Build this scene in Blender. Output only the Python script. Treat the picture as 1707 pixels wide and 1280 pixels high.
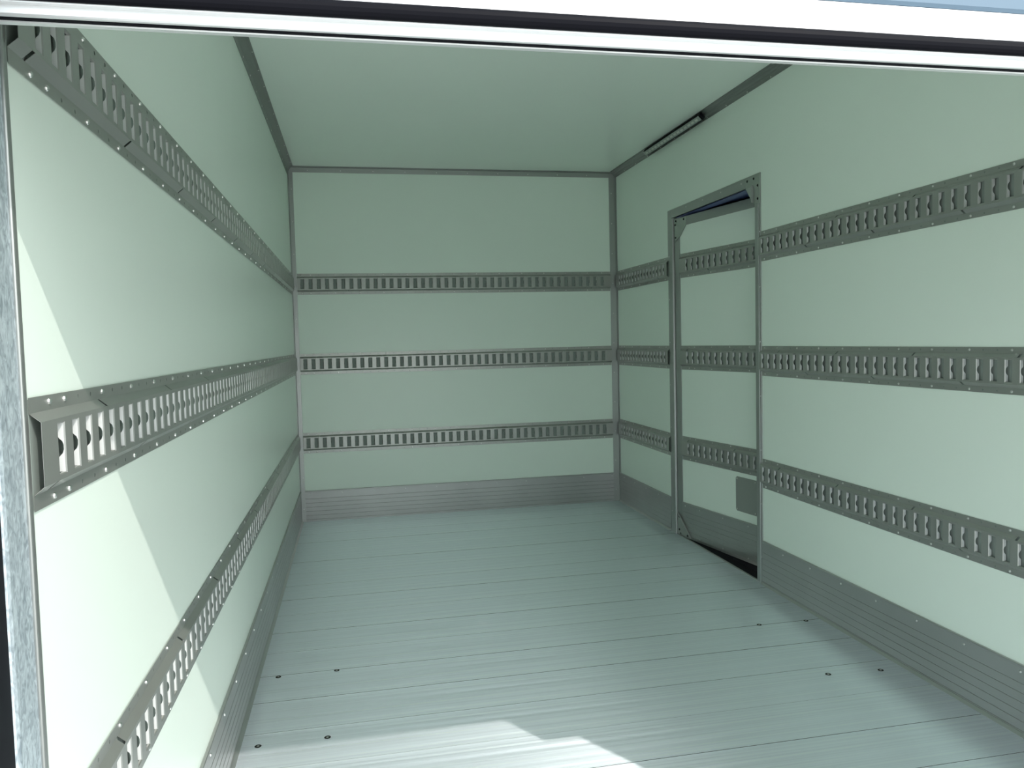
import bpy, bmesh, math, random
from mathutils import Matrix, Vector

random.seed(7)
scene = bpy.context.scene
COL = scene.collection
for o in list(bpy.data.objects):
    bpy.data.objects.remove(o, do_unlink=True)

# ------------------------------------------------------------------ camera
# box frame: X across (0 = left wall), Y along (0 = front wall, negative to the rear), Z up (0 = floor)
YAW, PITCH, ROLL = 0.1992, -0.0556, -0.0248
fwd = Vector((math.sin(YAW) * math.cos(PITCH), math.cos(YAW) * math.cos(PITCH), math.sin(PITCH)))
rgt = Vector((math.cos(YAW), -math.sin(YAW), 0.0))
upv = rgt.cross(fwd)
cr, sr = math.cos(ROLL), math.sin(ROLL)
R_, U_ = cr * rgt + sr * upv, -sr * rgt + cr * upv
cam_d = bpy.data.cameras.new('camera')
cam_d.sensor_width = 36.0
cam_d.lens = 36.0 * 1297.6 / 1707.0
cam_d.clip_start = 0.02
cam = bpy.data.objects.new('camera', cam_d)
COL.objects.link(cam)
m = Matrix.Identity(4)
for i in range(3):
    m[i][0], m[i][1], m[i][2] = R_[i], U_[i], -fwd[i]
m[0][3], m[1][3], m[2][3] = 0.3628, -5.0415, 1.112
cam.matrix_world = m
scene.camera = cam

# ------------------------------------------------------------------ light
SUN_DIR = Vector((-0.6, 1.0, -1.021)).normalized()
SUN_STRENGTH = 1.55
SKY_STRENGTH = 0.91
EXPOSURE = 0.80
world = bpy.data.worlds.new('world')
scene.world = world
world.use_nodes = True
wn, wl = world.node_tree.nodes, world.node_tree.links
wn.clear()
sky = wn.new('ShaderNodeTexSky')
sky.sky_type = 'NISHITA'
sky.sun_disc = False
sky.sun_elevation = math.asin(-SUN_DIR.z)
sky.sun_rotation = math.atan2(-SUN_DIR.x, -SUN_DIR.y)
sky.dust_density = 4.0
sky.ozone_density = 1.0
hsv = wn.new('ShaderNodeHueSaturation')
hsv.inputs['Saturation'].default_value = 0.7
hsv.inputs['Value'].default_value = 0.14
haze = wn.new('ShaderNodeMix')          # thin even haze over the clear sky
haze.data_type = 'RGBA'
haze.inputs['Factor'].default_value = 0.7
haze.inputs['B'].default_value = (1.66, 1.86, 1.90, 1)
bg = wn.new('ShaderNodeBackground')
bg.inputs['Strength'].default_value = SKY_STRENGTH
wo = wn.new('ShaderNodeOutputWorld')
wl.new(sky.outputs[0], hsv.inputs['Color'])
wl.new(hsv.outputs[0], haze.inputs['A'])
wl.new(haze.outputs['Result'], bg.inputs['Color'])
wl.new(bg.outputs[0], wo.inputs['Surface'])

sun_d = bpy.data.lights.new('sun', 'SUN')
sun_d.energy = SUN_STRENGTH
sun_d.angle = math.radians(0.55)
sun_d.color = (1.0, 0.965, 0.91)
sun = bpy.data.objects.new('sun', sun_d)
COL.objects.link(sun)
sun.location = (5, -9, 9)
sun.rotation_euler = SUN_DIR.to_track_quat('-Z', 'Y').to_euler()

vs = scene.view_settings
vs.view_transform = 'Standard'
vs.look = 'None'
vs.exposure = EXPOSURE
vs.gamma = 1.0
vs.use_curve_mapping = False
scene.cycles.max_bounces = 16
scene.cycles.diffuse_bounces = 12
scene.cycles.glossy_bounces = 8
scene.cycles.sample_clamp_indirect = 6.0

# ------------------------------------------------------------------ materials
def pbr(name, col, rough=0.5, metal=0.0, spec=0.5, noise=None, bump=None, rough_noise=None, aniso=0.0):
    """noise / rough_noise = (scale xyz, amount); bump = (scale xyz, strength, distance)"""
    mt = bpy.data.materials.new(name)
    mt.use_nodes = True
    nt = mt.node_tree
    b = nt.nodes['Principled BSDF']
    b.inputs['Base Color'].default_value = (*col, 1)
    b.inputs['Roughness'].default_value = rough
    b.inputs['Metallic'].default_value = metal
    b.inputs['Specular IOR Level'].default_value = spec
    tc = None
    def coords(sc):
        nonlocal tc
        if tc is None:
            tc = nt.nodes.new('ShaderNodeTexCoord')
        mp = nt.nodes.new('ShaderNodeMapping')
        mp.inputs['Scale'].default_value = sc
        nt.links.new(tc.outputs['Object'], mp.inputs['Vector'])
        n = nt.nodes.new('ShaderNodeTexNoise')
        n.inputs['Scale'].default_value = 1.0
        n.inputs['Detail'].default_value = 3.0
        nt.links.new(mp.outputs[0], n.inputs['Vector'])
        return n
    if noise:
        n = coords(noise[0])
        r = nt.nodes.new('ShaderNodeMapRange')
        r.inputs['From Min'].default_value = 0.3
        r.inputs['From Max'].default_value = 0.7
        r.inputs['To Min'].default_value = 1 - noise[1]
        r.inputs['To Max'].default_value = 1 + noise[1]
        nt.links.new(n.outputs['Fac'], r.inputs['Value'])
        mx = nt.nodes.new('ShaderNodeVectorMath')
        mx.operation = 'SCALE'
        mx.inputs[0].default_value = col
        nt.links.new(r.outputs[0], mx.inputs['Scale'])
        nt.links.new(mx.outputs[0], b.inputs['Base Color'])
    if rough_noise:
        n = coords(rough_noise[0])
        r = nt.nodes.new('ShaderNodeMapRange')
        r.inputs['From Min'].default_value = 0.3
        r.inputs['From Max'].default_value = 0.7
        r.inputs['To Min'].default_value = rough - rough_noise[1]
        r.inputs['To Max'].default_value = rough + rough_noise[1]
        nt.links.new(n.outputs['Fac'], r.inputs['Value'])
        nt.links.new(r.outputs[0], b.inputs['Roughness'])
    if bump:
        n = coords(bump[0])
        bp = nt.nodes.new('ShaderNodeBump')
        bp.inputs['Strength'].default_value = bump[1]
        bp.inputs['Distance'].default_value = bump[2]
        nt.links.new(n.outputs['Fac'], bp.inputs['Height'])
        nt.links.new(bp.outputs[0], b.inputs['Normal'])
    if aniso:
        b.inputs['Anisotropic'].default_value = aniso
        cv = nt.nodes.new('ShaderNodeCombineXYZ')
        cv.inputs[1].default_value = 1.0
        nt.links.new(cv.outputs[0], b.inputs['Tangent'])
    return mt

PANEL = (0.82, 0.905, 0.826)
M_PANEL = pbr('panel_gelcoat', PANEL, 0.32, 0, 0.5, noise=((1.2, 1.2, 1.2), 0.012), bump=((90, 90, 6), 0.05, 0.002))
M_CEIL = pbr('ceiling_gelcoat', PANEL, 0.25, 0, 0.5, noise=((1.2, 1.2, 1.2), 0.012))
M_RAIL = pbr('rail_steel', (0.40, 0.405, 0.385), 0.36, 0.68, 0.5, noise=((6, 6, 6), 0.04))
M_TAB = pbr('lit_tab', (0.70, 0.71, 0.70), 0.40, 0.25)  # tabs paler than the rail, daylight from the opening put into the colour
M_SLOTSHADE = pbr('slot_shade', (0.26, 0.30, 0.275), 0.7)  # dark tone standing in for the shaded wall behind the slots
M_TRIM = pbr('trim_aluminium', (0.40, 0.41, 0.40), 0.40, 0.8, 0.5, noise=((3, 3, 3), 0.04))
M_KICK = pbr('kick_aluminium', (0.46, 0.46, 0.455), 0.38, 0.8, 0.5, noise=((1.5, 1.5, 260), 0.10))
M_PLATE = pbr('grey_plate', (0.34, 0.355, 0.335), 0.5, 0.4, 0.5)
M_GUSSET = pbr('gusset_steel', (0.42, 0.45, 0.42), 0.4, 0.7, 0.5)
M_SCREW = pbr('screw_steel', (0.72, 0.72, 0.70), 0.28, 1.0)
M_FLOOR = pbr('floor_aluminium', (0.87, 0.93, 0.985), 0.43, 0.75, 0.5, noise=((0.6, 110, 1), 0.07),
              rough_noise=((0.5, 60, 1), 0.06), bump=((150, 260, 1), 0.10, 0.001), aniso=0.93)
M_LIGHTTRIM = pbr('bright_trim', (0.50, 0.51, 0.50), 0.38, 0.8)
M_COVE = pbr('darkened_cove_aluminium', (0.27, 0.28, 0.27), 0.42, 0.75)  # darker copy of the trim aluminium, its dim reflections put into the colour
M_RUBBER = pbr('black_rubber', (0.006, 0.006, 0.009), 0.5, 0, 0.06)
M_DARK = pbr('dark_guide', (0.010, 0.011, 0.014), 0.6, 0, 0.1)
M_DOORBLUE = pbr('blue_door_panel', (0.11, 0.17, 0.235), 0.4)
M_ALU = pbr('extruded_aluminium', (0.84, 0.85, 0.86), 0.32, 0.55)
M_WHITE = pbr('white_outer_skin', (0.75, 0.76, 0.77), 0.35)
M_GROUND = pbr('concrete_yard', (0.50, 0.49, 0.47), 0.9, noise=((1.5, 1.5, 1.5), 0.15))
M_CONTAINER = pbr('navy_container', (0.03, 0.045, 0.12), 0.5, noise=((2, 2, 2), 0.15))
M_LENS = pbr('lamp_cover', (0.30, 0.33, 0.31), 0.3, 0.0, 0.5)
M_BLUE = pbr('gap_blue', (0.09, 0.12, 0.27), 0.45)  # colours the added pieces that tint the door's top gap
M_LED = pbr('led_chip', (0.52, 0.55, 0.50), 0.4)
M_HOLE = pbr('dark_recess', (0.012, 0.012, 0.012), 0.7)

def galvanised():
    mt = bpy.data.materials.new('galvanised_steel')
    mt.use_nodes = True
    nt = mt.node_tree
    b = nt.nodes['Principled BSDF']
    b.inputs['Metallic'].default_value = 0.55
    b.inputs['Roughness'].default_value = 0.42
    tc = nt.nodes.new('ShaderNodeTexCoord')
    mp = nt.nodes.new('ShaderNodeMapping')
    mp.inputs['Scale'].default_value = (110, 150, 70)
    mp.inputs['Rotation'].default_value = (0.6, 0.2, 0.1)
    n = nt.nodes.new('ShaderNodeTexNoise')
    n.inputs['Scale'].default_value = 1.0
    n.inputs['Detail'].default_value = 5.0
    n.inputs['Distortion'].default_value = 1.2
    rp = nt.nodes.new('ShaderNodeValToRGB')
    rp.color_ramp.elements[0].position = 0.30
    rp.color_ramp.elements[0].color = (0.33, 0.39, 0.44, 1)
    rp.color_ramp.elements[1].position = 0.66
    rp.color_ramp.elements[1].color = (0.74, 0.82, 0.87, 1)
    nt.links.new(tc.outputs['Object'], mp.inputs['Vector'])
    nt.links.new(mp.outputs[0], n.inputs['Vector'])
    nt.links.new(n.outputs['Fac'], rp.inputs['Fac'])
    nt.links.new(rp.outputs[0], b.inputs['Base Color'])
    return mt
M_GALV = galvanised()

# ------------------------------------------------------------------ helpers
class MB:
    def __init__(self):
        self.v, self.f = [], []
    def quad(self, *p):
        i = len(self.v)
        self.v += [tuple(q) for q in p]
        self.f.append(tuple(range(i, i + len(p))))
    def box(self, x0, x1, y0, y1, z0, z1):
        i = len(self.v)
        self.v += [(x0, y0, z0), (x1, y0, z0), (x1, y1, z0), (x0, y1, z0),
                   (x0, y0, z1), (x1, y0, z1), (x1, y1, z1), (x0, y1, z1)]
        self.f += [tuple(i + k for k in q) for q in
                   ((0, 3, 2, 1), (4, 5, 6, 7), (0, 1, 5, 4), (1, 2, 6, 5), (2, 3, 7, 6), (3, 0, 4, 7))]
        return self
    def prism(self, prof, fn, a, b):
        """closed profile (list of 2D points) swept from a to b; fn(p, t) -> 3D point"""
        n = len(prof)
        i = len(self.v)
        self.v += [fn(p, a) for p in prof] + [fn(p, b) for p in prof]
        for k in range(n):
            j = (k + 1) % n
            self.f.append((i + k, i + j, i + n + j, i + n + k))
        self.f.append(tuple(i + k for k in reversed(range(n))))
        self.f.append(tuple(i + n + k for k in range(n)))
        return self
    def dome(self, c, ax, r, h, seg=8):
        ax = Vector(ax).normalized()
        t = ax.orthogonal().normalized()
        s = ax.cross(t)
        c = Vector(c)
        i = len(self.v)
        for (rr, hh) in ((1.0, 0.0), (0.86, 0.55), (0.5, 0.92)):
            for k in range(seg):
                a = 2 * math.pi * k / seg
                self.v.append(tuple(c + t * (r * rr * math.cos(a)) + s * (r * rr * math.sin(a)) + ax * (h * hh)))
        self.v.append(tuple(c + ax * h))
        for ring in range(2):
            for k in range(seg):
                j = (k + 1) % seg
                self.f.append((i + ring * seg + k, i + ring * seg + j, i + (ring + 1) * seg + j, i + (ring + 1) * seg + k))
        for k in range(seg):
            self.f.append((i + 2 * seg + k, i + 2 * seg + (k + 1) % seg, i + 3 * seg))
        return self
    def mesh(self, name, mat, fix=True):
        me = bpy.data.meshes.new(name)
        me.from_pydata(self.v, [], self.f)
        if fix:
            bm = bmesh.new()
            bm.from_mesh(me)
            bmesh.ops.recalc_face_normals(bm, faces=bm.faces)
            bm.to_mesh(me)
            bm.free()
        me.materials.append(mat)
        me.update()
        return me
    def build(self, name, mat, parent=None, fix=True, bevel=0.0):
        o = link(name, self.mesh(name, mat, fix), parent)
        if bevel:
            bv = o.modifiers.new('bevel', 'BEVEL')
            bv.width = bevel
            bv.segments = 2
            bv.limit_method = 'ANGLE'
        return o

def link(name, data, parent=None, loc=None):
    o = bpy.data.objects.new(name, data)
    COL.objects.link(o)
    if parent is not None:
        o.parent = parent
    if loc is not None:
        o.location = loc
    return o

def tag(o, label=None, cat=None, group=None, kind=None):
    if label: o['label'] = label
    if cat: o['category'] = cat
    if group: o['group'] = group
    if kind: o['kind'] = kind
    return o

def frame(u, v, n, origin):
    mm = Matrix.Identity(4)
    for i in range(3):
        mm[i][0], mm[i][1], mm[i][2], mm[i][3] = u[i], v[i], n[i], origin[i]
    return mm

W, H, YR = 2.12, 2.22, -4.08
T = 0.05
# side door opening in the right wall
DY0, DY1, DZ = -0.945, -1.862, 1.768

# ------------------------------------------------------------------ the setting: shell
ground = MB().box(-40, 40, -40, 40, -1.25, -1.05).build('ground', M_GROUND)
tag(ground, 'grey concrete yard below the truck box', 'ground', kind='structure')

wl_o = MB().box(-T, 0, YR, T, -0.12, H + T).build('wall_left', M_PANEL)
tag(wl_o, 'left side wall of the box in pale green panel, sunlit near the rear', 'wall', kind='structure')
wf_o = MB().box(0, W, 0, T, -0.12, H + T).build('wall_front', M_PANEL)
tag(wf_o, 'front end wall of the box in pale green panel', 'wall', kind='structure')
wr = MB()
wr.box(W, W + T, DY0, T, -0.12, H + T)
wr.box(W, W + T, YR, DY1, -0.12, H + T)
wr.box(W, W + T, DY1, DY0, DZ, H + T)
wr.box(W, W + T, DY1, DY0, -0.12, -0.004)
wr_o = wr.build('wall_right', M_PANEL)
tag(wr_o, 'right side wall of the box in pale green panel with a door opening', 'wall', kind='structure')
ce = MB().box(0, W, YR - 0.30, 0, H, H + T).build('ceiling', M_CEIL)
tag(ce, 'glossy pale green ceiling panel of the box', 'ceiling', kind='structure')

# floor: bearer slab and the aluminium planks laid across it
fl = MB().box(0, W, YR - 0.05, 0, -0.12, -0.022).build('floor', M_HOLE)
tag(fl, 'aluminium plank floor laid crosswise', 'floor', kind='structure')
def plank_mesh(w):
    g, b = 0.00045, 0.0002
    prof = [(-w + g, -0.022), (-w + g, -b), (-w + g + b, 0.0), (-g - b, 0.0), (-g, -b), (-g, -0.022)]
    mb = MB()
    mb.prism(prof, lambda p, t: (t, p[0], p[1]), 0.001, W - 0.001)
    me = mb.mesh('plank', M_FLOOR)
    me.materials.append(M_HOLE)             # dark sealed flanks
    for f in me.polygons:
        if abs(f.normal.y) > 0.5:
            f.material_index = 1
    return me
pm = plank_mesh(0.2)
link('plank', plank_mesh(0.155), fl, (0, 0, 0))
y = -0.155
while y - 0.2 > YR - 0.03:
    p_ = link('plank', pm, fl, (0, y, 0))
    p_.rotation_euler.x = random.uniform(-0.0028, 0.0028)
    y -= 0.2
link('plank', plank_mesh(y - (YR - 0.05)), fl, (0, y, 0))
# countersunk floor screws: a dark ring with a metal centre bar
def floor_screw_mesh():
    mb = MB()
    seg = 12
    i = len(mb.v)
    for (r, z) in ((0.0095, 0.0004), (0.0088, 0.0009), (0.004, 0.0009)):
        for k in range(seg):
            a = 2 * math.pi * k / seg
            mb.v.append((r * math.cos(a), r * math.sin(a), z))
    for ring in range(2):
        for k in range(seg):
            j = (k + 1) % seg
            mb.f.append((i + ring * seg + k, i + ring * seg + j, i + (ring + 1) * seg + j, i + (ring + 1) * seg + k))
    return mb.mesh('floor_screw', M_HOLE)
fsm = floor_screw_mesh()
fsb = MB().dome((0, 0, 0.0005), (0, 0, 1), 0.0042, 0.0012).mesh('screw_head', M_SCREW)
for sx, sy in ((0.075, -2.366), (0.267, -2.362), (0.062, -2.825), (0.251, -2.822),
               (1.85, -2.352), (2.043, -2.360), (1.842, -2.808), (2.024, -2.823)):
    s = link('floor_screw', fsm, fl, (sx, sy, 0))
    link('screw_head', fsb, s)

# ------------------------------------------------------------------ rear of the box: posts, roller door
for side in (0, 1):
    sx = -1 if side == 0 else 1
    bx = 0.0 if side == 0 else W
    def xx(d):            # d > 0 = outwards from the opening
        return bx + sx * d
    root = link('rear_post', None, None, (bx, YR - 0.05, -0.12))
    nm = 'left' if side == 0 else 'right'
    tag(root, 'galvanised steel rear corner post at the %s edge of the opening' % nm, 'post', 'rear corner posts')
    off = Vector((bx, YR - 0.05, -0.12))
    def part(name, mb, mat, bevel=0.0):
        o = mb.build(name, mat, root, bevel=bevel)
        o.matrix_parent_inverse = Matrix.Translation(-off)
        return o
    a, b = sorted((xx(0.0), xx(0.05)))
    part('steel_channel', MB().box(a, b, -4.150, -4.088, -0.12, H), M_GALV, 0.006)
    a, b = sorted((xx(-0.003), xx(0.05)))
    part('edge_lip', MB().box(a, b, -4.092, -4.0805, -0.12, H), M_TRIM, 0.002)
    a, b = sorted((xx(0.030), xx(0.055)))
    part('guide_channel', MB().box(a, b, -4.3995, -4.2005, -0.12, H), M_DARK)
    a, b = sorted((xx(0.003), xx(0.055)))
    part('guide_lip', MB().box(a, b, -4.200, -4.1512, -0.12, H), M_DARK)
    a, b = sorted((xx(0.004), xx(0.055)))
    part('outer_flange', MB().box(a, b, -4.42, -4.40, -0.12, H), M_DARK)

# roller door, half raised: sections, bottom profile, rubber seal
DYI = -4.219          # inner face
ZD = 0.0026
rd = link('door_2', None, None, (W / 2, DYI, 1.418))
tag(rd, 'half raised light blue roller door with aluminium bottom profile across the opening', 'roller door', kind='structure')
rd_inv = Matrix.Translation(-Vector((W / 2, DYI, 1.418)))
def rdpart(name, mb, mat, bevel=0.0, fix=True):
    o = mb.build(name, mat, rd, fix=fix, bevel=bevel)
    o.matrix_parent_inverse = rd_inv
    return o
prof = [(0.0, 1.4785), (0.0, 1.4162), (0.0008, 1.4154), (0.0078, 1.4154), (0.0086, 1.4162), (0.0086, 1.431), (0.0137, 1.431),
        (0.0138, 1.4178), (0.0160, 1.4172), (0.0185, 1.4176), (0.020, 1.4190), (0.020, 1.4266), (0.0272, 1.4266),
        (0.0272, 1.4285), (0.024, 1.4290), (0.024, 1.4640), (0.022, 1.4650), (0.022, 1.4785)]
X0D, X1D = -0.026, W + 0.026
rdpart('bottom_profile', MB().prism(prof, lambda p, t: (t, DYI - p[0], p[1] + ZD), X0D, X1D), M_ALU)
seal = []
for k in range(14):
    a = 2 * math.pi * k / 14
    seal.append((0.0275 + 0.0070 * math.cos(a), 1.4362 + 0.0085 * math.sin(a)))
rdpart('rubber_seal', MB().prism(seal, lambda p, t: (t, DYI - p[0], p[1] + ZD), X0D, X1D), M_RUBBER)
rdpart('groove_shade', MB().prism([(0.0087, 1.430), (0.0087, 1.4166), (0.0136, 1.4172), (0.0136, 1.430)], lambda p, t: (t, DYI - p[0], p[1] + ZD), X0D, X1D), M_RUBBER)  # dark strip filling the groove, stands in for its shade
zz = 1.479
for k in range(2):
    z1 = min(zz + 0.36, H - 0.002)
    pr = [(0.0, zz + 0.002), (0.0, z1 - 0.002), (0.0205, z1 - 0.002), (0.0225, z1 - 0.006), (0.0225, zz + 0.006), (0.0205, zz + 0.002)]
    rdpart('door_section', MB().prism(pr, lambda p, t: (t, DYI - p[0], p[1] + ZD - 0.001), X0D, X1D), M_DOORBLUE)
    rdpart('inner_skin', MB().box(X0D, X1D, DYI + 0.0002, DYI + 0.0012, zz + 0.004, z1 - 0.004), M_WHITE)
    zz = z1
    if k == 0:
        for hx in (0.35, 1.06, 1.77):
            rdpart('hinge', MB().box(hx - 0.03, hx + 0.03, DYI + 0.0014, DYI + 0.006, zz - 0.03, zz + 0.03), M_TRIM, 0.001)
lp = MB().box(1.586, 1.705, DYI - 0.012, DYI - 0.004, 1.262, 1.43)  # added plate out of view, shaped to cast the notch in the floor shadow
rdpart('shadow_plate', lp, M_GALV, 0.002)
# unseen panel added on the right, sized to cast the floor's shadow edge
rp = MB().box(1.752, W + 0.03, -4.345, -4.325, -0.12, H).build('shadow_panel', M_WHITE, bevel=0.002)
tag(rp, 'unseen white panel added beside the right corner post to cast the floor shadow edge', 'panel', kind='structure')
rh = MB().box(-T, W + T, YR - 0.35, YR - 0.305, H - 0.02, H + T).build('trim_6', M_WHITE)
tag(rh, 'white rear header rail above the roller door', 'header', kind='structure')

# ------------------------------------------------------------------ kick plates (baseboards)
KH = 0.196
def kick_profile():
    p = [(0.0, 0.0), (0.006, 0.0)]
    zc = 0.012
    while zc < 0.168:
        p += [(0.006, zc), (0.0044, zc + 0.0014), (0.0044, zc + 0.0022), (0.006, zc + 0.0036)]
        zc += 0.0262
    p += [(0.006, 0.188), (0.0085, 0.190), (0.0085, KH - 0.002), (0.007, KH), (0.0, KH)]
    return p
KP = kick_profile()
screw_m = MB().dome((0, 0, 0), (0, 0, 1), 0.0043, 0.0030).mesh('screw', M_SCREW)
small_screw_m = MB().dome((0, 0, 0), (0, 0, 1), 0.0040, 0.0026).mesh('screw', M_SCREW)
def kick(name, mat4, length, label, first, kmat=M_KICK, parent=None, pname=None, strip=True, rows=(0.176,)):
    """mat4: u along wall, v up, n out of the wall"""
    mb = MB().prism(KP, lambda p, t: (t, p[1], p[0]), 0, length)
    o = mb.build(pname or name, kmat, parent)
    if parent is None:
        o.matrix_world = mat4
        tag(o, label, 'kick plate', kind='structure')
    else:
        o.matrix_local = mat4
    own = o if parent is None else parent
    u = first
    while u < length - 0.01:
        for rz in rows:
            s = link('screw', screw_m, own)
            base = Matrix.Translation((u, rz, 0.006))
            s.matrix_local = base if parent is None else mat4 @ base
        u += 0.2
    if strip:
        st = MB()
        st.prism([(0.006, 0.0), (0.016, 0.0), (0.016, 0.002), (0.009, 0.009), (0.006, 0.010)], lambda p, t: (t, p[1], p[0]), 0, length)
        link('base_strip', st.mesh('base_strip', M_LIGHTTRIM), o)
    return o
FL = lambda u0: frame((0, 1, 0), (0, 0, 1), (1, 0, 0), (0.0, u0, 0.0))
FF = lambda u0: frame((1, 0, 0), (0, 0, 1), (0, -1, 0), (u0, 0.0, 0.0))
FR = lambda u0: frame((0, -1, 0), (0, 0, 1), (-1, 0, 0), (W, u0, 0.0))
kick('baseboard_left', FL(-4.078), 4.060, 'ribbed aluminium kick plate along the foot of the left wall', 0.09)
kick('baseboard_front', FF(0.031), 2.042, 'ribbed aluminium kick plate along the foot of the front wall', 0.029, strip=False)
kick('baseboard_right_front', FR(-0.012), 0.876, 'short ribbed kick plate between front corner and side door', 0.09)
kick('baseboard_right_rear', FR(-1.908), 2.17, 'ribbed aluminium kick plate behind the side door on the right wall', 0.170)

# ------------------------------------------------------------------ corner trims
def trim(name, prof, fn, a, b, label, rivets, mat=M_TRIM):
    o = MB().prism(prof, fn, a, b).build(name, mat)
    tag(o, label, 'trim', kind='structure')
    if rivets:
        mb = MB()
        for c, ax in rivets:
            mb.dome(c, ax, 0.0038, 0.0022, 6)
        r = mb.build('rivets', M_SCREW, o)
        r['kind'] = 'stuff'
    return o
def ticks(a, b, step):
    out = []
    while a < b:
        out.append(a)
        a += step
    return out
# vertical front corners (a = along front wall, b = along side wall)
vpl = [(0, 0), (0.030, 0), (0.030, 0.003), (0.006, 0.004), (0.004, 0.006), (0.003, 0.020), (0, 0.020)]
trim('trim_1', vpl, lambda p, t: (p[0], -p[1], t), 0.0, H,
     'upright aluminium corner trim between left and front walls',
     [((0.020, -0.0034, z), (0, -1, 0)) for z in ticks(0.08, 2.18, 0.20)])
vpr = [(0, 0), (0.046, 0), (0.046, 0.003), (0.006, 0.004), (0.004, 0.006), (0.003, 0.024), (0, 0.024)]
trim('trim_2', vpr, lambda p, t: (W - p[0], -p[1], t), 0.0, H,
     'upright aluminium corner trim between front and right walls',
     [((W - 0.030, -0.0034, z), (0, -1, 0)) for z in ticks(0.08, 2.18, 0.20)])
hp = [(0, 0), (0.036, 0), (0.036, 0.003), (0.008, 0.004), (0.006, 0.008), (0.003, 0.020), (0, 0.020)]
trim('trim_3', hp, lambda p, t: (t, -p[1], H - p[0]), 0.005, W - 0.005,
     'horizontal aluminium trim between front wall and ceiling',
     [((x, -0.0034, H - 0.024), (0, -1, 0)) for x in ticks(0.12, 2.05, 0.20)])
# ceiling edges: a = across the ceiling, b = down the wall
cl = [(0, 0), (0.034, 0), (0.034, 0.003), (0.024, 0.0045), (0.020, 0.0085), (0.0085, 0.026), (0.0045, 0.031), (0.0045, 0.036), (0.003, 0.058), (0, 0.058)]
trim('trim_4', cl, lambda p, t: (p[0], t, H - p[1]), -4.20, 0.0,
     'long aluminium cove trim between left wall and ceiling',
     [((0.0036, y, H - 0.048), (1, 0, 0)) for y in ticks(-4.0, -0.05, 0.2)] + [((0.029, y, H - 0.0036), (0, 0, -1)) for y in ticks(-3.93, -0.05, 0.2)], M_COVE)
crp = [(0, 0), (0.042, 0), (0.042, 0.003), (0.032, 0.0045), (0.029, 0.010), (0.0195, 0.014), (0.0165, 0.019), (0.008, 0.022), (0.0045, 0.027), (0.003, 0.036), (0, 0.036)]
trim('trim_5', crp, lambda p, t: (W - p[0], t, H - p[1]), -4.20, 0.0,
     'long aluminium cove trim between right wall and ceiling',
     [((W - 0.0036, y, H - 0.031), (-1, 0, 0)) for y in ticks(-4.0, -0.05, 0.2)], M_COVE)

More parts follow.
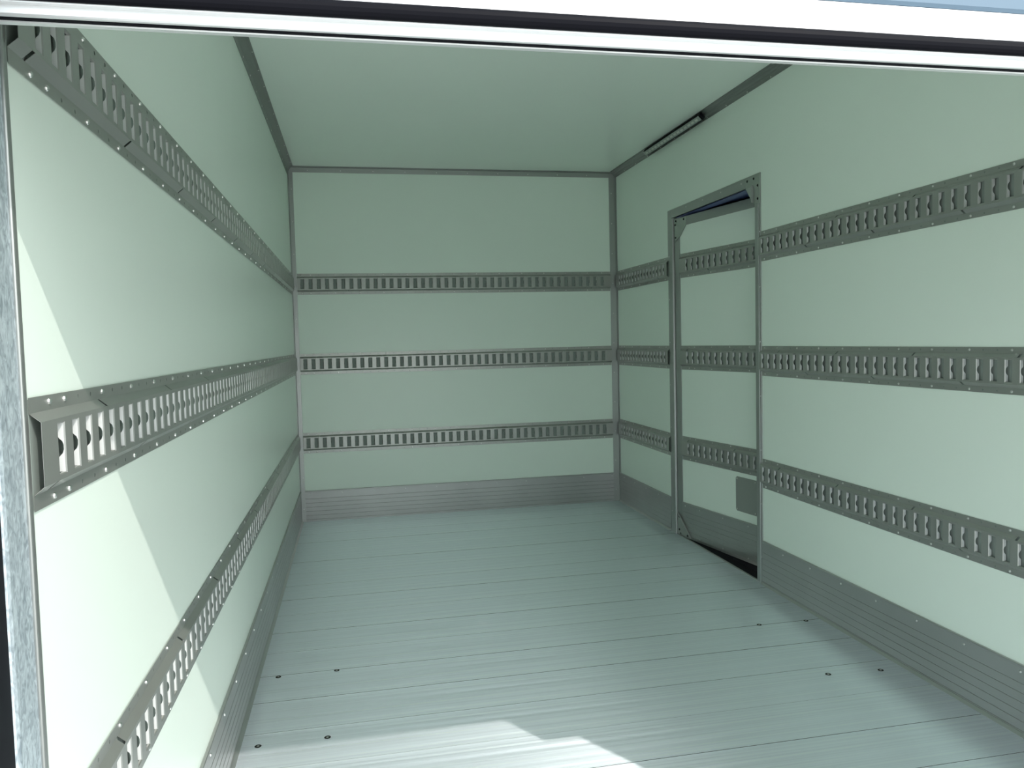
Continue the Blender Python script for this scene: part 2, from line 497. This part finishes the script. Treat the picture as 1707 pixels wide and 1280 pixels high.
# ------------------------------------------------------------------ lashing rails
RW, RH = 0.130, 0.014
F0, F1, C0, C1 = 0.018, 0.028, 0.035, 0.095
NF = 0.0022
def rail_mesh(length, first, screw_phase, notch_top, notch_bot):
    """local u (length), v (0..RW), n (height).  first = u of the first slot centre"""
    mb = MB()
    Q = lambda *p: mb.quad(*p)
    cells = []
    c = first
    while c - 0.0245 < -1e-6:
        c += 0.05
    start = c - 0.025
    while c + 0.0245 <= length:
        cells.append(c)
        c += 0.05
    end = cells[-1] + 0.025
    screws, tabs = [], []
    a, ch = 0.0108, 0.0016
    def flat(u0, u1):
        for (v0, v1, n) in ((0, F0, NF), (RW - F0, RW, NF), (F1, RW - F1, RH)):
            Q((u0, v0, n), (u1, v0, n), (u1, v1, n), (u0, v1, n))
    if start > 0.0005: flat(0, start)
    if length - end > 0.0005: flat(end, length)
    for ci, c in enumerate(cells):
        u0, u1 = c - 0.025, c + 0.025
        is_screw = (ci - screw_phase) % 3 == 0 or ci == 0 or ci == len(cells) - 1
        for (v0, v1) in ((0, F0), (RW - F0, RW)):
            vm = (v0 + v1) / 2 + (-0.001 if v0 == 0 else 0.001)
            if is_screw:
                Q((u0, v0, NF), (u1, v0, NF), (u1, v1, NF), (u0, v1, NF))
                screws.append((c, vm))
            else:
                outer = [(u1, vm), (u1, v1), (c, v1), (u0, v1), (u0, vm), (u0, v0), (c, v0), (u1, v0)]
                inner = [(c + 0.003 * math.cos(k * math.pi / 4), vm + 0.003 * math.sin(k * math.pi / 4)) for k in range(8)]
                for k in range(8):
                    j = (k + 1) % 8
                    Q((*inner[k], NF), (*outer[k], NF), (*outer[j], NF), (*inner[j], NF))
        # face around the slot
        e = a + ch
        us = (u0, c - e, c + e, u1)
        vsx = (F1, C0 - ch, C1 + ch, RW - F1)
        for iu in range(3):
            for iv in range(3):
                if iu == 1 and iv == 1:
                    continue
                Q((us[iu], vsx[iv], RH), (us[iu + 1], vsx[iv], RH), (us[iu + 1], vsx[iv + 1], RH), (us[iu], vsx[iv + 1], RH))
        n1 = RH - 0.0015
        L0, L1, R0, R1 = c - e, c - a, c + a, c + e
        B0, B1, T0, T1 = C0 - ch, C0, C1, C1 + ch
        Q((L0, B0, RH), (R1, B0, RH), (R0, B1, n1), (L1, B1, n1))
        Q((R1, B0, RH), (R1, T1, RH), (R0, T0, n1), (R0, B1, n1))
        Q((R1, T1, RH), (L0, T1, RH), (L1, T0, n1), (R0, T0, n1))
        Q((L0, T1, RH), (L0, B0, RH), (L1, B1, n1), (L1, T0, n1))
        # short returns at slot ends
        n2 = RH - 0.0045
        Q((L1, B1, n1), (R0, B1, n1), (R0, B1, n2), (L1, B1, n2))
        Q((R0, T0, n1), (L1, T0, n1), (L1, T0, n2), (R0, T0, n2))
        # folded tabs, cut back in a round notch at the middle
        lv = [(C0, .0058), (C0 + .0165, .0058), (C0 + .0190, .0072), (C0 + .0225, .0104), (C0 + .027, .0119), (C0 + .033, .0119),
              (C0 + .0375, .0104), (C0 + .0410, .0072), (C0 + .0435, .0058), (C1, .0058)]
        for k in range(len(lv) - 1):
            (va, na), (vb, nb) = lv[k], lv[k + 1]
            tabs += [len(mb.f), len(mb.f) + 1]
            ta, tb = (n1 - na) * 0.16, (n1 - nb) * 0.16
            Q((R0, va, n1), (R0, vb, n1), (R0 - tb, vb, nb), (R0 - ta, va, na))
            Q((L1, vb, n1), (L1, va, n1), (L1 + ta, va, na), (L1 + tb, vb, nb))
    # sloped shoulders, cut by the punched drain notches
    for (va, na, vb, nb, cuts) in ((F0, NF, F1, RH, notch_bot), (RW - F1, RH, RW - F0, NF, notch_top)):
        u = 0.0
        segs = []
        for cc in sorted(cuts):
            if 0.01 < cc < length - 0.01:
                segs.append((u, cc - 0.0042))
                u = cc + 0.0042
        segs.append((u, length))
        for (p, q) in segs:
            Q((p, va, na), (q, va, na), (q, vb, nb), (p, vb, nb))
    back = len(mb.f)  # sheet added behind slots and holes, dark in place of shade
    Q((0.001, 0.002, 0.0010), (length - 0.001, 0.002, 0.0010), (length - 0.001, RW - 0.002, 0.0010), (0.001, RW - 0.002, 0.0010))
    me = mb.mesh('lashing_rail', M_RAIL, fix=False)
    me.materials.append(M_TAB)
    me.materials.append(M_SLOTSHADE)
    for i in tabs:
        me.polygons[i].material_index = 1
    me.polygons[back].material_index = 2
    return me, screws
def thick(o):
    so = o.modifiers.new('sheet', 'SOLIDIFY')
    so.thickness = 0.0005
    so.offset = -1.0
RZ = (1.430, 0.931, 0.434)
def rails(F, length, first, phase, nt_, nb_, labels, group, origin_uv):
    me, screws = rail_mesh(length, first, phase, nt_, nb_)
    for z, lab in zip(RZ, labels):
        o = link('lashing_rail', me)
        o.matrix_world = F @ Matrix.Translation((0, z, 0))
        thick(o)
        tag(o, lab, 'lashing rail', group)
        for (u, v) in screws:
            s = link('screw', screw_m, o)
            s.matrix_local = Matrix.Translation((u, v, NF))
def seq(a, step, n):
    return [a + step * k for k in range(n)]
y0 = -4.077
rails(FL(y0), 4.060, -4.067 - y0 + 0.05 - 0.05 + 0.0, 1, seq(-3.835 - y0, 0.402, 11), seq(-4.035 - y0, 0.402, 11),
      ['uppermost slotted steel lashing rail on the left wall', 'middle slotted steel lashing rail on the left wall, end in sunlight',
       'lowest slotted steel lashing rail on the left wall'], 'lashing rails on the left wall', 0)
rails(FF(0.032), 2.040, 0.063 - 0.032, 1, seq(0.137 - 0.032, 0.401, 6), seq(0.340 - 0.032, 0.400, 5),
      ['uppermost slotted steel lashing rail across the front wall', 'middle slotted steel lashing rail across the front wall',
       'lowest slotted steel lashing rail across the front wall'], 'lashing rails on the front wall', 0)
rails(FR(-0.026), 0.862, 0.064, 1, [0.12, 0.52], [0.32, 0.72],
      ['uppermost short lashing rail between the front corner and side door', 'middle short lashing rail between the front corner and side door',
       'lowest short lashing rail between the front corner and side door'], 'short lashing rails before the side door', 0)
rails(FR(-1.906), 2.170, 0.029, 2, seq(2.458 - 1.906 - 0.404, 0.404, 6), seq(2.26 - 1.906, 0.402, 5),
      ['uppermost long lashing rail behind the side door on the right wall', 'middle long lashing rail behind the side door on the right wall',
       'lowest long lashing rail behind the side door on the right wall'], 'long lashing rails behind the side door', 0)

# ------------------------------------------------------------------ side door, ajar
d1 = link('door_1', None, None, (W, -1.40, 0.0))
tag(d1, 'side door standing ajar in the right wall, with rails and kick panel', 'door', kind='structure')
d_inv = Matrix.Translation(-Vector((W, -1.40, 0.0)))
def dpart(name, mb, mat, bevel=0.0, parent=None):
    o = mb.build(name, mat, d1, bevel=bevel)
    o.matrix_parent_inverse = d_inv
    return o
XF = W - 0.005
jl = dpart('jamb', MB().box(XF, W + T + 0.01, -0.942, -0.890, 0.0, 1.815), M_TRIM, 0.001)
dpart('hinge_profile', MB().box(W - 0.012, W + 0.02, -0.979, -0.943, 0.004, 1.765), M_TRIM, 0.004)
dpart('hinge_bead', MB().prism([(0.004 * math.cos(k * math.pi / 4), 0.004 * math.sin(k * math.pi / 4)) for k in range(8)],
                              lambda p, t: (W - 0.013 + p[0], -0.975 + p[1], t), 0.004, 1.762), M_TRIM)
jr = dpart('jamb', MB().box(XF, W + T + 0.01, -1.906, -1.859, 0.0, 1.815), M_TRIM, 0.001)
dpart('jamb_bead', MB().box(XF - 0.003, XF, -1.896, -1.888, 0.0, 1.80), M_LIGHTTRIM, 0.001)
dpart('sun_stop_jamb', MB().box(W + T + 0.0105, W + T + 0.12, -1.906, -1.870, -0.05, 1.815), M_DARK, 0.001)  # added to block sun leaking past the free edge of the leaf
dpart('sun_stop_head', MB().box(W + T + 0.0105, W + T + 0.15, -1.906, -0.89, 1.775, 1.80), M_BLUE, 0.001)  # added to block sun over the leaf and tint the gap blue
dpart('head_tint_strip', MB().box(W + 0.010, W + T + 0.0102, -1.858, -0.943, 1.7655, 1.7678), M_BLUE)  # added strip, its blue stands in for the reflection under the header
dpart('header', MB().box(XF, W + T + 0.01, -1.8585, -0.9425, 1.768, 1.815), M_TRIM, 0.001)
dpart('threshold', MB().box(W + 0.004, W + T + 0.01, -1.8585, -0.9425, -0.004, 0.001), M_RUBBER)
dpart('threshold_edge', MB().box(W - 0.006, W + 0.004, -1.906, -0.89, 0.0003, 0.0035), M_LIGHTTRIM)
rv = MB()
for z in ticks(0.12, 1.75, 0.24):
    rv.dome((XF, -0.905, z), (-1, 0, 0), 0.0035, 0.002, 6)
    rv.dome((XF, -1.900, z), (-1, 0, 0), 0.0035, 0.002, 6)
for yy in ticks(-1.74, -0.95, 0.2):
    rv.dome((XF, yy, 1.797), (-1, 0, 0), 0.0035, 0.002, 6)
rvo = dpart('rivets', rv, M_SCREW)
rvo['kind'] = 'stuff'
# top corner bracket on the frame: plate, folded wing, bolts
br = MB()
pl = [(-1.787, 1.806), (-1.787, 1.766), (-1.800, 1.757), (-1.8575, 1.690), (-1.876, 1.684), (-1.906, 1.684), (-1.906, 1.813)]
br.prism(pl, lambda p, t: (t, p[0], p[1]), W - 0.0085, W - 0.0052)
bro = dpart('corner_bracket', br, M_GUSSET)
wg = MB()
wg.prism([(-1.795, 1.763), (-1.8575, 1.763), (-1.8575, 1.690)], lambda p, t: (t, p[0], p[1]), W - 0.013, W - 0.0088)
wgo = wg.build('gusset_wing', M_LIGHTTRIM, bro)
fg = MB().box(W - 0.021, W - 0.0132, -1.8602, -1.8572, 1.692, 1.766).build('gusset_flange', M_LIGHTTRIM, bro)
bo = MB().dome((0, 0, 0), (0, 0, 1), 0.0062, 0.0035).mesh('bolt', M_HOLE)
for (yy, z) in ((-1.802, 1.795), (-1.859, 1.796), (-1.893, 1.761), (-1.893, 1.704)):
    b_ = link('bolt', bo, bro)
    b_.matrix_local = frame((0, 1, 0), (0, 0, -1), (-1, 0, 0), (W - 0.0085, yy, z))
# leaf, hinged near the front, swung 10 degrees outwards
ang = math.radians(10.0)
LU = Vector((math.sin(ang), -math.cos(ang), 0))
LN = Vector((-math.cos(ang), -math.sin(ang), 0))
LF = frame(LU, (0, 0, 1), LN, (2.118, -0.985, 0.0))
LW, LB, LT = 0.862, 0.006, 1.757
def box_uvn(u0, u1, v0, v1, n0, n1):
    return MB().box(u0, u1, v0, v1, n0, n1)
leaf = box_uvn(0.002, LW, LB + 0.001, LT - 0.001, -0.042, -0.0002).build('door_leaf', M_PANEL, d1)
leaf.matrix_parent_inverse = d_inv
leaf.matrix_basis = LF
tag(leaf, 'pale green door leaf swung outwards')
def lpart(name, mb, mat, bevel=0.0, mloc=None):
    o = mb.build(name, mat, leaf, bevel=bevel)
    if mloc is not None:
        o.matrix_local = mloc
    return o
lpart('stile', box_uvn(0.0, 0.048, LB, LT, 0, 0.004), M_TRIM, 0.001)
lpart('stile', box_uvn(0.812, LW, LB, LT, 0, 0.004), M_TRIM, 0.001)
lpart('top_rail', box_uvn(0.0485, 0.8115, 1.710, LT, 0, 0.004), M_TRIM, 0.001)
kp = MB().prism(KP, lambda p, t: (t, p[1], p[0]), 0.0485, 0.8115)
lpart('kick_panel', kp, M_KICK)
for u in (0.075, 0.21, 0.41, 0.61, 0.79):
    for rz in ((0.178,) if u < 0.1 else (0.178, 0.02)):
        s = link('screw', small_screw_m, leaf)
        s.matrix_local = Matrix.Translation((u, rz, 0.0058))
lr_me, lr_s = rail_mesh(0.758, 0.075 - 0.0515, 1, [0.06, 0.46], [0.26, 0.66])
for z in RZ:
    o = link('lashing_rail', lr_me, leaf)
    o.matrix_local = Matrix.Translation((0.0515, z, 0))
    thick(o)
    for (u, v) in lr_s:
        s = link('screw', small_screw_m, leaf)
        s.matrix_local = Matrix.Translation((0.0515 + u, z + v, NF))
pt = MB()
r_ = 0.008
pp = [(0.514 + r_, 0.240), (0.80 - r_, 0.240), (0.80, 0.240 + r_), (0.80, 0.412 - r_), (0.80 - r_, 0.412), (0.514 + r_, 0.412), (0.514, 0.412 - r_), (0.514, 0.240 + r_)]
pt.prism(pp, lambda p, t: (p[0], p[1], t), 0.0, 0.003)
lpart('cover_plate', pt, M_PLATE)
for (u, v) in ((0.524, 0.250), (0.524, 0.402), (0.662, 0.402), (0.662, 0.250)):
    s = link('screw', small_screw_m, leaf)
    s.matrix_local = Matrix.Translation((u, v, 0.003))
g1 = MB().prism([(0.006, 1.752), (0.122, 1.752), (0.111, 1.708), (0.060, 1.656), (0.006, 1.630)], lambda p, t: (p[0], p[1], t), 0.0042, 0.0072)
lpart('gusset', g1, M_GUSSET)
g2 = MB().prism([(0.004, 0.008), (0.136, 0.008), (0.014, 0.126), (0.004, 0.128)], lambda p, t: (p[0], p[1], t), 0.0064, 0.0092)
lpart('gusset', g2, M_PLATE)
g3 = MB().prism([(0.132, 0.010), (0.138, 0.010), (0.017, 0.128), (0.011, 0.128)], lambda p, t: (p[0], p[1], t), 0.0093, 0.0150)
lpart('gusset_edge', g3, M_LIGHTTRIM)
for (u, v) in ((0.020, 1.742), (0.095, 1.742), (0.014, 1.722), (0.016, 1.652), (0.020, 0.108), (0.020, 0.036), (0.032, 0.016), (0.098, 0.016)):
    s = link('bolt', bo, leaf)
    s.matrix_local = Matrix.Translation((u, v, 0.0072 if v > 1 else 0.0092))
lip = MB()  # gasket lips, made oversize to keep daylight out of the door gaps
lip.box(0.06, LW + 0.05, -0.160, 0.03, -0.066, -0.0425)
lip.box(0.06, LW + 0.05, LT - 0.02, LT + 0.030, -0.066, -0.0425)
lip.box(LW - 0.02, LW + 0.05, 0.0, LT - 0.02, -0.066, -0.0425)
lpart('rubber_gasket', lip, M_RUBBER)

# ------------------------------------------------------------------ interior lamp in the right ceiling trim
LY0, LY1 = -1.398, -0.648
lc = Vector((W - 0.030, 0, H - 0.022))
lamp = link('ceiling_light', None, None, (lc.x, (LY0 + LY1) / 2, lc.z))
tag(lamp, 'slim unlit LED strip lamp in the trim above the side door', 'lamp')
l_inv = Matrix.Translation(-Vector((lc.x, (LY0 + LY1) / 2, lc.z)))
A_ = math.radians(45)
ex = Vector((math.cos(A_), 0, -math.sin(A_)))       # across the strip, towards the wall and down
en = Vector((-math.sin(A_), 0, -math.cos(A_)))      # out of the lamp
def lfn(p, t):
    q = lc + ex * p[0] + en * p[1]
    return (q.x, t, q.z)
def lampart(name, prof, mat, a, b):
    o = MB().prism(prof, lfn, a, b).build(name, mat, lamp)
    o.matrix_parent_inverse = l_inv
    return o
lampart('housing', [(-0.016, -0.008), (0.016, -0.008), (0.016, 0.007), (0.0135, 0.009), (-0.0135, 0.009), (-0.016, 0.007)], M_DARK, LY0, LY1)
lampart('lamp_cover', [(-0.0125, 0.0088), (0.0135, 0.0088), (0.0115, 0.013), (-0.0105, 0.013)], M_LENS, LY0 + 0.012, LY1 - 0.004)
nled = 16
for k in range(nled):
    yc = LY0 + 0.045 + (LY1 - LY0 - 0.08) * k / (nled - 1)
    lampart('led', [(-0.005, 0.0132), (0.006, 0.0132), (0.0055, 0.0152), (-0.0045, 0.0152)], M_LED, yc - 0.014, yc + 0.014)
lampart('end_clip', [(-0.019, 0.0), (0.0165, 0.0), (0.0165, 0.012), (-0.015, 0.012)], M_DARK, LY0 - 0.008, LY0 - 0.0005)
lampart('end_clip', [(-0.019, 0.0), (0.0165, 0.0), (0.0165, 0.010), (-0.015, 0.010)], M_TRIM, LY1 + 0.0005, LY1 + 0.010)

# ------------------------------------------------------------------ outside: a navy container beyond the side door
ct = link('shipping_container', None, None, (6.2, 3.6, -1.05))
tag(ct, 'navy blue corrugated container glimpsed through the top gap of the side door', 'container')
c_inv = Matrix.Translation(-Vector((6.2, 3.6, -1.05)))
cb = MB()
ys = -0.5
k = 0
while ys < 7.4:
    x0 = 5.0 if k % 2 == 0 else 5.036
    cb.box(x0, 5.06, ys, ys + 0.14, -0.95, 3.35)
    ys += 0.14
    k += 1
cb.box(5.06, 7.4, -0.5, 7.7, -1.0, 3.40)
co = cb.build('corrugated_side', M_CONTAINER, ct)
co.matrix_parent_inverse = c_inv
for (x, yv) in ((5.0, -0.6), (5.0, 7.6), (7.36, -0.6), (7.36, 7.6)):
    p = MB().box(x - 0.02, x + 0.10, yv - 0.0, yv + 0.10, -1.05, 3.42).build('corner_post', M_CONTAINER, ct)
    p.matrix_parent_inverse = c_inv
bpy.context.view_layer.update()
